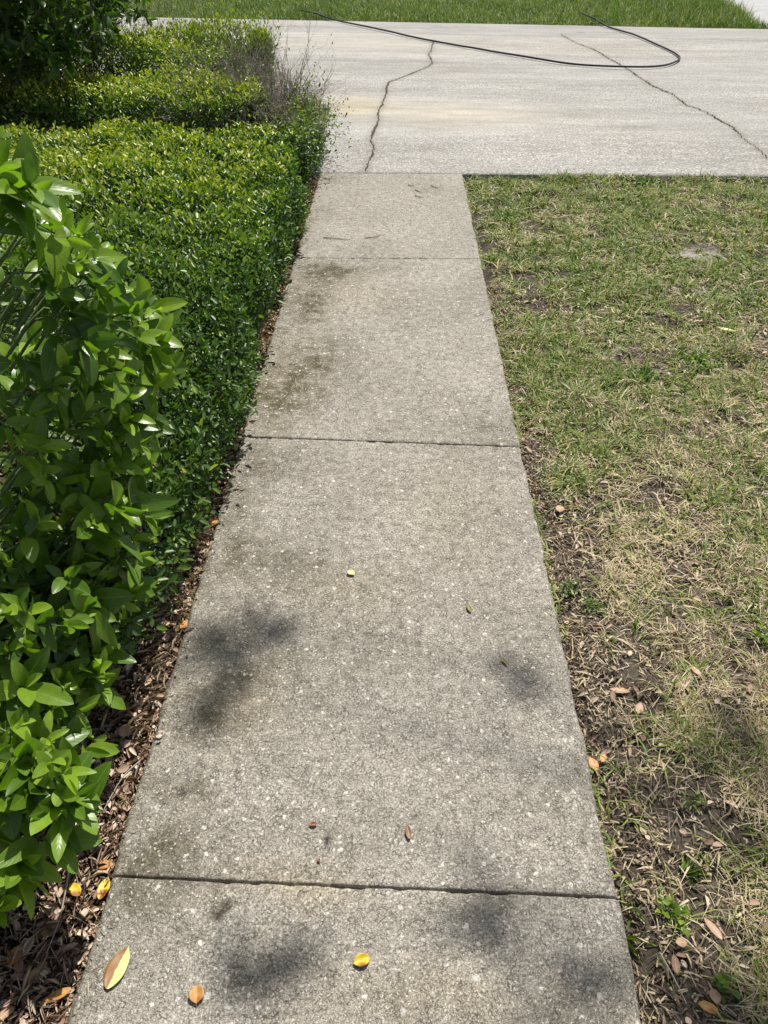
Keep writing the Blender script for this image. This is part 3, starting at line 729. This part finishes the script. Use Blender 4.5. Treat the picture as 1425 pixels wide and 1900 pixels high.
# dead twig shrubs
def twig_bush(label, cx, cy, rx, ry, h, n, r=.0028, leafn=0, lean=(0, 0), kids=3):
    root = thing('dead_shrub', label, 'shrub', (cx, cy, 0))
    br = []
    for k in range(n):
        a = rng.random() * 6.283; q = math.sqrt(rng.random())
        bx, by = q * math.cos(a), q * math.sin(a)
        bk = branch_paths((bx * rx * .55, by * ry * .55, .02), (bx * .9 + lean[0], by * .6 + lean[1], 1.0), h * rng.uniform(.5, .75), r * 1.6, 3, .55, .22, [], kids, .02, 4)
        tubes('stem', bk, M_TWIG, root, 3); br += bk
    if leafn:
        ends = np.array([b[0][-1] for b in br]); P = ends[rng.integers(0, len(ends), leafn)] + rng.normal(size=(leafn, 3)) * .02
        L_ = .02 * rng.uniform(.6, 1.2, leafn)
        leaf_cloud('foliage', M_SM, P, rdir(leafn) + [0, 0, .5], rdir(leafn) + [0, 0, .8], L_, L_ * .26, np.clip(rng.normal(.5, .12, leafn), 0, 1), T_SM, root, False)
    return root
twig_bush('bare grey brown twiggy shrub leaning over the driveway beside hedge end', -1.04, 5.72, .40, .66, .60, 98, r=.0060, leafn=900, lean=(.02, -.25), kids=4)
twig_bush('bare twiggy shrub with few leaves behind yellow hedge near dark tree', -2.55, 7.2, .85, .34, .80, 90, r=.004, leafn=900)

# ------------------------------------------------------------------ broad glossy leaf shrub
def sprig(base, d, length, nodes, LL, acc, stems, open_=.9):
    d = norm(np.array(d, float)); p = np.array(base, float)
    ref = norm(np.cross(d, rng.normal(size=3)))
    pts = [p.copy()]
    for k in range(nodes):
        d = norm(d + np.array([0, 0, .06]) + rng.normal(size=3) * .10)
        p = p + d * length / nodes; pts.append(p.copy())
        a = k * math.pi / 2 + rng.normal() * .3
        s1 = norm(ref - ref.dot(d) * d); s2 = np.cross(d, s1)
        rad = math.cos(a) * s1 + math.sin(a) * s2
        for sg in (1, -1):
            top = k >= nodes - 1
            o = open_ * (.55 if top else 1.0) * rng.uniform(.75, 1.15)
            ld = norm(d * .75 + rad * sg * o + np.array([0, 0, .12]) + rng.normal(size=3) * .12)
            nn = norm(d * 1.0 - rad * sg * .35 + np.array([0, 0, .75]) + rng.normal(size=3) * .15)
            ll = LL * rng.uniform(.6, 1.15) * (.75 if top else 1)
            acc.append((p, ld, nn, ll, ll * rng.uniform(.18, .25), k / nodes))
    ll = LL * .6
    acc.append((p, norm(d + rng.normal(size=3) * .2), norm(np.cross(d, ref)), ll, ll * .18, 1.2))
    pts = np.array(pts); tl = norm(np.array([-pts[0][0] - .15, -pts[0][1], 0])); b1 = pts[0] + tl * .03 - np.array([0, 0, .02]); b2 = b1 + tl * .05 - np.array([0, 0, .05])
    pts = np.concatenate([[b2, b1], pts]); stems.append((pts, np.linspace(.0034, .0014, len(pts))))
def leaves_from(acc, root, tintf, mat=M_BIG, tmpl=T_BIG, bend=(-.48, .04)):
    P = np.array([a[0] for a in acc]); D = np.array([a[1] for a in acc]); Nn = np.array([a[2] for a in acc])
    L_ = np.array([a[3] for a in acc]); W_ = np.array([a[4] for a in acc]); age = np.array([a[5] for a in acc])
    n_ = len(acc)
    o = leaf_cloud('foliage', mat, P, D, Nn, L_, W_, np.clip(tintf(P, age) + .11 * rng.normal(size=n_), 0, 1), tmpl, root, True, bend=rng.uniform(*bend, n_))
    return o
R0 = np.array([-1.0, .95, 0])
root = thing('broadleaf_shrub', 'tall shrub with broad glossy bright green leaves at left of the walkway', 'shrub', tuple(R0))
BY = [200, 250, 330, 400, 440, 520, 580, 650, 740, 800, 900, 1000, 1100, 1170, 1240, 1320, 1400, 1460, 1520, 1600, 1680, 1750, 1900]
BX = [-60, -20, 45, 100, 140, 230, 290, 315, 295, 255, 265, 275, 240, 215, 190, 205, 150, 150, 160, 60, 15, -40, -80]
acc = []; stems = []
for k in range(300):
    py = rng.uniform(285, 1720) if rng.random() < .9 else rng.uniform(1250, 1700)
    bx = np.interp(py, BY, BX)
    px = bx - 25 - abs(rng.normal(0, 1)) * 130 - rng.random() * 60 if rng.random() < .75 else bx - 20 - 12 * rng.random()
    if px < -330: continue
    front = 1.15 + .16 * np.clip((py - 450) / 450, 0, 1) - .10 * np.clip((py - 1250) / 200, 0, 1) + .10 * fbm(np.array([px]), np.array([py]), .006, 2, 201)[0] + (.30 * np.clip((px - 60) / 250, 0, 1))
    Z = front + rng.exponential(.11)
    if py > 1400: Z = min(Z, 1.27)
    p = gz(px, py, Z)
    if p[2] < .10 or Z > 1.9 or p[1] - .48 * p[2] < .47: continue
    d = norm(np.array([.80, -.35, .38]) + rng.normal(size=3) * .42)
    ln = rng.uniform(.06, .12)
    sprig(p - d * ln * .8 - R0, d, ln, int(rng.integers(2, 4)), rng.uniform(.058, .102), acc, stems)
# fill behind (outside and deep parts)
for k in range(210):
    p = np.array([rng.uniform(-1.9, -.80), rng.uniform(.35, 1.75), rng.uniform(.1, 1.12)])
    if p[2] > 1.15 - .25 * abs(p[0] + 1.1) or p[1] < .60 + .48 * p[2]: continue
    # keep line of sight envelope: stay left of the shrub silhouette
    v = MW.T @ (p - np.array([0, 0, H])); 
    if v[2] > -.3: continue
    qx = 712.5 + F * v[0] / -v[2]; qy = 950 - F * v[1] / -v[2]
    if qx > np.interp(qy, BY, BX) - 45: continue
    if np.linalg.norm(p - np.array([0, 0, H])) < 1.15: continue
    d = norm(np.array([.3, -.1, .8]) + rng.normal(size=3) * .6)
    sprig(p - R0, d, .10, 3, .085, acc, stems)
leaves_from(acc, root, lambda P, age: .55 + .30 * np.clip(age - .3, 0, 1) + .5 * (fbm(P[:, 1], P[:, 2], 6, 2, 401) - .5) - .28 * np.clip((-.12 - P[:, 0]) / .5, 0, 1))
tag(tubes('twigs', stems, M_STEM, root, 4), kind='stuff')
for k in range(12):
    tubes('branch', branch_paths((rng.uniform(-.45, .05), rng.uniform(-.2, .4), -.03), (rng.uniform(-.3, .1), rng.uniform(-.1, .3), 1), rng.uniform(.4, .6), .010, 2, .28, .15, [], 4, .08, 6), M_BARK, root, 6)

# small shoots with bigger leaves beside the dark mound
acc = []; stems = []; rt = thing('seedling', 'broad leaved young shoots poking out left of dark hedge mound', 'plant', (-2.55, 4.75, 0))
for k in range(16):
    sprig((rng.uniform(-.45, .45), rng.uniform(-.2, .25), rng.uniform(.2, .45)), norm(np.array([rng.normal() * .4, -.2, 1])), .13, 3, .065, acc, stems)
    stems.append((np.array([[stems[-1][0][0][0], stems[-1][0][0][1], 0], stems[-1][0][0]]), np.array([.003, .0026])))
leaves_from(acc, rt, lambda P, a: .5 + 0 * a, M_BIG, T_MED); tubes('stem', stems, M_STEM, rt, 4)

# dark tree in the upper left
R1 = np.array([-3.2, 5.75, 0]); rt = thing('small_tree', 'dark leafy small tree with several stems beside driveway, upper left', 'tree', tuple(R1))
acc = []; stems = []
for k in range(3400):
    q = rdir(1)[0] * rng.random() ** .33
    p = np.array([rng.uniform(-2.2, 1.35), rng.uniform(-.8, .8), .42 + (.75 * rng.random() if rng.random() < .62 else .7 + 1.5 * rng.random())])
    if p[2] < .48 + .15 * math.sin(p[0] * 5) + .18 * (p[0] > 0): continue
    v = MW.T @ (p + R1 - np.array([0, 0, H])); qx = 712.5 + F * v[0] / -v[2]; qy = 950 - F * v[1] / -v[2]
    if qx > 255 - .6 * max(0, qy): continue
    d = norm(np.array([.1, -.3, .5]) + rng.normal(size=3) * .8)
    sprig(p, d, .14, 4, .085, acc, stems)
leaves_from(acc, rt, lambda P, a: .22 + .30 * (a > .7) * (P[:, 0] > .2), M_BIG, T_MED)
tag(tubes('twigs', stems, M_BARK, rt, 3), kind='stuff')
for k in range(7):
    br = []
    branch_paths((rng.uniform(-.6, .6), rng.uniform(-.3, .3), -.03), (rng.uniform(-.4, .3), rng.uniform(-.2, .2), 1), 1.5, .030, 2, .4, .12, br, 3, .02, 7)
    tubes('trunk', br, M_BARK, rt, 6)

# ------------------------------------------------------------------ overhead tree whose twigs shade the walk
R2 = np.array([8.2, 3.2, 0]); rt = thing('shade_tree', 'tall shade tree standing in the lawn with one long limb over the walkway', 'tree', tuple(R2))
BLOBS = [(440, 1188, .033, 9.6, 22), (490, 1168, .03, 9.6, 14), (400, 1205, .033, 9.6, 17), (540, 1148, .03, 9.6, 5), (365, 1225, .03, 9.6, 5), (385, 1330, .055, 9.4, 24), (430, 1295, .03, 9.4, 8), (945, 1240, .055, 9.8, 20), (500, 1775, .036, 9.2, 20), (500, 1820, .036, 9.3, 14), (885, 1690, .055, 9.6, 18), (1085, 1840, .06, 9.3, 18), (1040, 1880, .06, 9.3, 14),
         (1330, 1390, .10, 9.0, 16), (1410, 1330, .09, 9.0, 18), (1420, 1430, .09, 9.0, 18), (1250, 1420, .05, 9.0, 7), (1370, 1840, .08, 9.0, 26), (1425, 1880, .08, 9.0, 20), (1320, 1870, .06, 9., 14)]
Pl = []; lim = []
hub = np.array([3.6, 4.4, 8.2])
for px, py, r, t, n_ in BLOBS:
    c = gp(px, py) + SDIR * t
    n_ = max(3, int(n_ * .50)); ax_ = rdir(1)[0]
    Pl.append(c + rng.normal(size=(n_, 3)) * r * .36 + ax_ * rng.normal(size=(n_, 1)) * r * .62)
    mid = (c + hub) / 2 + rng.normal(size=3) * .12
    lim.append((np.array([hub, mid, c]) - R2, np.array([.012, .006, .002])))
Pl = np.concatenate(Pl); n_ = len(Pl)
lim.append((np.array([[8.2, 3.2, 6.2], [6.8, 3.7, 7.4], [5.2, 4.2, 8.0], hub]) - R2, np.array([.12, .08, .045, .015])))
cr = []
for k in range(9000):
    q = rdir(1)[0]; cr.append(np.array([9.6, 4.2, 8.6]) + q * np.array([2.4, 2.6, 2.0]) * rng.random() ** .4)
Pa = np.concatenate([Pl, np.array(cr)]) - R2; n_ = len(Pa)
leaf_cloud('crown', M_BIG, Pa, rdir(n_), norm(rdir(n_) + SDIR * 1.0), .085, .021, rng.uniform(.2, .6, n_), T_MED, rt, False)
tubes('limb', lim, M_BARK, rt, 6)
tr_ = [(np.array([[0, 0, -.1], [.05, 0, 2], [-.02, .05, 4], [.0, 0, 6.3], [.5, .3, 7.6], [1.2, .8, 9]]), np.array([.24, .18, .16, .14, .09, .04]))]
tubes('trunk', tr_, M_BARK, rt, 12)

# ------------------------------------------------------------------ fallen leaves, one by one
def fallen_mat(name, c1, c2, thr=.5, sc=18, side=False):
    t = NT(name); a = t.attr('luv'); sp = t.n('ShaderNodeSeparateXYZ'); t.l(a.outputs['Vector'], sp.inputs[0])
    p = t.pos(); nz = t.noise(p, 70, 4)
    if side:   # one half brown, divided near the midrib
        f = t.rng(t.math('MULTIPLY_ADD', nz.outputs[0], .9, sp.outputs[1]), thr - .04, thr + .04)
    else:
        f = t.rng(t.noise(p, sc, 2).outputs[0], thr - .04, thr + .05)
    col = t.mix(f, c1, c2)
    col = t.mix(t.rng(nz.outputs[0], .4, .75, 0, .5), col, tuple(x * .45 for x in c2))
    rib = t.rng(t.math('ABSOLUTE', sp.outputs[1]), .03, .09, .5, 0)
    col = t.mix(rib, col, (.55, .42, .2))
    b = t.bsdf(col, .5, .4, nz.outputs[0], .3, .002)
    return t.m
YEL = (.62, .46, .03); BRN = (.24, .10, .035); ORG = (.42, .17, .03); PAL = (.62, .66, .26); TAN = (.42, .27, .15); OLV = (.16, .15, .03); RED = (.22, .06, .03); PNK = (.40, .24, .16)
MATS = {
    'two': fallen_mat('leaf_two_tone', BRN, PAL, .42, side=True), 'yb': fallen_mat('leaf_yellow_brown', YEL, (.33, .12, .02), .52, 30),
    'or': fallen_mat('leaf_orange', (.48, .24, .07), ORG, .5), 'pale': fallen_mat('leaf_pale', (.62, .58, .28), (.50, .35, .12), .58), 'olive': fallen_mat('leaf_olive', OLV, (.22, .17, .05), .5),
    'brown': fallen_mat('leaf_brown', (.20, .11, .065), (.30, .17, .10), .5), 'red': fallen_mat('leaf_red', RED, (.16, .05, .03), .5), 'tan': fallen_mat('leaf_tan', TAN, (.33, .2, .11), .5), 'pink': fallen_mat('leaf_pinkish', PNK, (.46, .3, .2), .5)}
def fallen(label, px, py, length, wid, deg, mt, zoff=.0, cup=.25, curl=.12, surf='path', lift=.0012, roll=0.0):
    z = 0.003
    g = gp(px, py)
    if surf == 'lawn': g = gp(px, py, -.02); z = float(lawn_z(g[0], g[1])) + .014
    if surf == 'bed': g = gp(px, py, -.01); z = float(bed_z(g[0], g[1])) + .014
    V, Q, T = T_BIG
    u = V[:, 0] - .5; v = V[:, 1]
    v = v * (1 + .30 * (fbm(V[:, 0] * 3 + px, V[:, 3] * 1.5 + py, 1.7, 2, 501) - .5)); x = u * length; yv = v * wid + .10 * length * (fbm(np.array([px * 1.0]), np.array([py * 1.0]), .37, 2, 503)[0] - .5) * (1 - 4 * u * u)
    zz = np.abs(V[:, 1]) ** 1.6 * wid * cup * .5 + (u * 2) ** 2 * length * .5 * curl * .3 + roll * v * wid
    zz = zz - zz.min() + lift + .05 * wid * rng.normal(size=len(x)) + .25 * wid * np.clip(fbm(V[:, 0] * 2 + px, V[:, 3] + py, 1.3, 2, 507) - .4, 0, 1)
    a = math.radians(deg)
    co = np.stack([x * math.cos(a) - yv * math.sin(a), x * math.sin(a) + yv * math.cos(a), zz], 1)
    # petiole
    luv = np.stack([V[:, 0], V[:, 3], np.zeros(len(V))], 1)
    e = -length * .5
    st = np.array([(e, -.0008, zz[0]), (e, .0008, zz[0]), (e - length * .13, 0, zz[0] + .002)])
    st2 = np.stack([st[:, 0] * math.cos(a) - st[:, 1] * math.sin(a), st[:, 0] * math.sin(a) + st[:, 1] * math.cos(a), st[:, 2]], 1)
    n0 = len(co)
    o = mesh_np('fallen_leaf', np.concatenate([co, st2]), [Q, np.concatenate([T, [[n0, n0 + 1, n0 + 2]]])], MATS[mt], None, {'luv': np.concatenate([luv, np.zeros((3, 3))])}, True)
    o.location = (g[0], g[1], z + zoff)
    sm = o.modifiers.new('sub', 'SUBSURF'); sm.levels = 1; sm.render_levels = 1
    so_ = o.modifiers.new('thick', 'SOLIDIFY'); so_.thickness = .0006
    return tag(o, label, 'leaf')
FL = [
    ('large fallen leaf, half brown half pale green, at bottom left of walkway', 220, 1797, .075, .0185, 255, 'two', {}),
    ('orange brown curled leaf lying right of the large two tone leaf', 366, 1848, .030, .013, 100, 'or', dict(cup=.9, curl=.4)),
    ('yellow leaf with brown tip, folded, bottom centre of walkway', 671, 1785, .032, .011, 20, 'yb', dict(cup=1.0, curl=.5)),
    ('yellow leaf with orange brown blotch on the mulch, left one of two', 138, 1650, .036, .011, 320, 'yb', dict(surf='bed', cup=.6)),
    ('upright yellow leaf with brown spots touching walkway edge by lower joint', 192, 1646, .046, .011, 265, 'yb', dict(surf='bed', cup=.6, zoff=.008)),
    ('small pale yellow leaf alone in middle of the long slab', 651, 1065, .026, .010, 320, 'pale', dict(cup=.6)),
    ('small olive green pointed leaf on right half of the long slab', 870, 1131, .030, .0065, 285, 'olive', dict(cup=.9)),
    ('thin curled olive leaf lying in soft shade near right slab edge', 936, 1230, .026, .004, 305, 'olive', dict(cup=1., curl=.8)),
    ('narrow brown leaf lying above the lower joint, centre right', 757, 1546, .034, .0065, 280, 'brown', dict(cup=1., curl=.5)),
    ('small reddish brown leaf scrap left of centre above the lower joint', 581, 1532, .017, .005, 10, 'red', dict(cup=1.)),
    ('tiny dark red leaf scrap just above the lower joint', 592, 1598, .008, .003, 120, 'red', dict(cup=1.)),
    ('orange brown leaf on mulch just above the two yellow leaves', 190, 1602, .042, .009, 5, 'or', dict(surf='bed')),
    ('pinkish tan oval leaf on bare soil in the lawn', 1187, 1313, .036, .010, 65, 'pink', dict(surf='lawn')),
    ('orange brown leaf against right edge of the walkway', 1105, 1410, .035, .011, 110, 'or', dict(surf='lawn', zoff=.006)),
    ('smaller orange leaf beside the orange brown leaf at walkway edge', 1120, 1403, .024, .008, 60, 'or', dict(surf='lawn', zoff=.004)),
    ('rounded tan leaf near top of the dead grass beside walkway', 1038, 948, .036, .014, 80, 'tan', dict(surf='lawn', zoff=.004)),
    ('long pale dry leaf in the green part of the lawn', 1345, 617, .085, .012, 330, 'pale', dict(surf='lawn', zoff=.012)),
    ('dark tan leaf lying sideways above the pinkish oval leaf', 1150, 1280, .050, .009, 350, 'tan', dict(surf='lawn')),
    ('long grey tan leaf in lower lawn, upper of two', 1322, 1722, .048, .008, 300, 'pink', dict(surf='lawn', zoff=.004)),
    ('brown pointed leaf standing in lower lawn near walkway', 1252, 1790, .034, .008, 265, 'brown', dict(surf='lawn', zoff=.004)),
    ('light brown square leaf piece in lower lawn', 1263, 1750, .022, .009, 0, 'tan', dict(surf='lawn', zoff=.004)),
    ('round tan leaf near the bottom of the lawn', 1326, 1850, .026, .010, 90, 'pink', dict(surf='lawn', zoff=.002)),
    ('orange tan leaf at the very bottom of the lawn', 1312, 1870, .036, .009, 340, 'or', dict(surf='lawn', zoff=.004)),
    ('curved tan leaf among mid lawn straw', 1290, 1250, .036, .008, 120, 'pink', dict(surf='lawn', zoff=.004)),
    ('brown leaf on the mulch at lower left corner, topmost there', 28, 1775, .036, .013, 80, 'or', dict(surf='bed')),
    ('tan lance shaped leaf on mulch left of the large two tone leaf', 65, 1808, .045, .008, 45, 'tan', dict(surf='bed')),
    ('long orange brown leaf on mulch close to the walkway bottom', 105, 1845, .050, .008, 25, 'or', dict(surf='bed')),
    ('grey brown leaf on mulch at the bottom left corner', 15, 1875, .036, .011, 70, 'pink', dict(surf='bed')),
    ('dark red brown leaf on mulch in the shade of the broadleaf shrub', 92, 1722, .040, .014, 30, 'brown', dict(surf='bed')),
    ('reddish dead leaf at walkway edge beside the diagonal shade mark', 343, 1160, .035, .012, 60, 'or', dict(surf='bed', zoff=.01)),
    ('narrow rust leaf on mulch just below the diagonal shade mark', 336, 1236, .030, .006, 80, 'red', dict(surf='bed', zoff=.01)),
    ('pale tan leaf on mulch under the low glossy leaves', 233, 1362, .036, .014, 100, 'pink', dict(surf='bed', zoff=.006)),
    ('tan leaf on mulch where the hedge foliage ends', 318, 1160, .034, .010, 30, 'tan', dict(surf='bed', zoff=.006)),
    ('yellow leaf peeking out below the low glossy leaves', 135, 1442, .034, .011, 350, 'yb', dict(surf='bed', zoff=.02)),
    ('rust leaf on mulch beside the upper part of the long slab', 398, 972, .030, .010, 70, 'or', dict(surf='bed', zoff=.008)),
]
for lab, px, py, ln, wd, dg, mt, kw in FL: fallen(lab, px, py, ln, wd, dg, mt, **kw)

# twigs on the walkway and mulch
def twig(label, pts, r, z=.004, cat='twig', bed=False):
    g = []
    for q in pts:
        c = gp(*q); g.append((c[0], c[1], (float(bed_z(c[0], c[1])) + .024) if bed else z))
    g = catmull(np.array(g), 4); g[:, 2] += .0015 * rng.random(len(g))
    o = tubes('twig', [(g - [g[0][0], g[0][1], 0], np.linspace(r, r * .5, len(g)))], M_TWIG, None, 5); o.location = (g[0][0], g[0][1], 0)
    return tag(o, label, cat)
twig('dark thin twig at left of the upper walkway slab', [(600, 442), (628, 444), (650, 446)], .003)
twig('short twig near middle of the upper walkway slab', [(678, 443), (700, 440), (706, 436)], .003)
twig('small twig nearest the driveway on the walkway', [(757, 345), (768, 346)], .0035)
twig('small twig left of centre below the driveway joint', [(770, 353), (782, 358)], .0035)
twig('small hooked twig near right side of top slab', [(800, 346), (812, 350)], .0035)
twig('small flat twig lowest in the little group on top slab', [(770, 364), (786, 368)], .0035)
twig('pale long stick lying on mulch beside the bottom slab', [(130, 1600), (112, 1690), (85, 1770)], .0022, bed=True)
twig('pale stick on the mulch beside the long slab', [(262, 1400), (225, 1440), (190, 1500)], .0022, bed=True)
twig('curved pale root lying along the walkway edge', [(310, 1340), (290, 1370), (272, 1420)], .0018, bed=True)
twig('thin dark stem lying in the lower lawn', [(1225, 1765), (1250, 1810), (1275, 1860)], .0018, bed=False, z=-.005)

# weeds in the lawn
def weed(label, px, py, r, n_, LL, round_=True, tint=.42):
    g = gp(px, py, -.02); z = float(lawn_z(g[0], g[1]))
    rt = thing('weed', label, 'weed', (g[0], g[1], z))
    q = rng.normal(size=(n_, 2)) * r * .5; hgt = .008 + .022 * rng.random(n_)
    P = np.stack([q[:, 0], q[:, 1], hgt], 1); D = norm(np.stack([q[:, 0] / r, q[:, 1] / r, .35 + 0 * hgt], 1) + .6 * rdir(n_))
    L_ = LL * rng.uniform(.7, 1.2, n_)
    leaf_cloud('foliage', M_SM, P, D, np.array([0, 0, 1.]) + .35 * rdir(n_), L_, L_ * (.42 if round_ else .2), np.clip(rng.normal(tint, .08, n_), 0, 1), T_MED, rt, True)
    tubes('stem', [(np.array([[0, 0, 0], p * [.5, .5, .6], p]), np.array([.0008, .0007, .0005])) for p in P[::2]], M_STEM, rt, 3)
weed('small dark green clover patch beside walkway edge, upper of two', 1060, 1092, .030, 70, .009)
weed('small dark green clover patch just right of the upper clover', 1098, 1130, .030, 60, .009)
weed('lush clover clump near top left corner of the lawn', 940, 400, .10, 260, .014, tint=.5)
weed('bright green round weed by the lower right of walkway', 1250, 1692, .026, 34, .014, tint=.58)
weed('tiny bright green weed in the straw right of the joint', 1283, 1492, .020, 18, .013, False, .55)
weed('bright green weed near bottom right corner', 1345, 1822, .020, 22, .014, tint=.55)
weed('leafy green weed at the driveway edge of the lawn', 1195, 338, .13, 300, .018, tint=.45)
weed('small bright weed at the far right of the lawn', 1418, 1190, .025, 24, .014, tint=.58)
weed('broad green weed rosette in the middle of the lawn', 1290, 670, .08, 90, .03, False, .5)
weed('dark green weed rosette in the middle lawn near bare soil', 1198, 700, .06, 80, .018, True, .45)
for lab, px, py, L0, nb in (('coarse green grass tuft reaching over corner of bottom slab', 1160, 1725, .06, 7), ('single coarse green grass tuft just below the joint', 1160, 1675, .05, 6),
                            ('coarse green tuft in the straw right of lower joint', 1268, 1615, .05, 9)):
    g = gp(px, py, -.02); rt = thing('grass_tuft', lab, 'grass tuft', (g[0], g[1], float(lawn_z(g[0], g[1]))))
    th = rng.uniform(-1.2, 1.6, nb); el = rng.uniform(.15, .8, nb)
    D = np.stack([np.cos(th) * np.cos(el), np.sin(th) * np.cos(el), np.sin(el)], 1)
    leaf_cloud('blades', M_GRASS, rng.normal(size=(nb, 3)) * .003, D, np.array([0, 0, 1.]) + .2 * rdir(nb), L0 * rng.uniform(.7, 1.2, nb), .0028, rng.uniform(.22, .38, nb), T_MED, rt, True, bend=rng.uniform(-.5, -.1, nb))
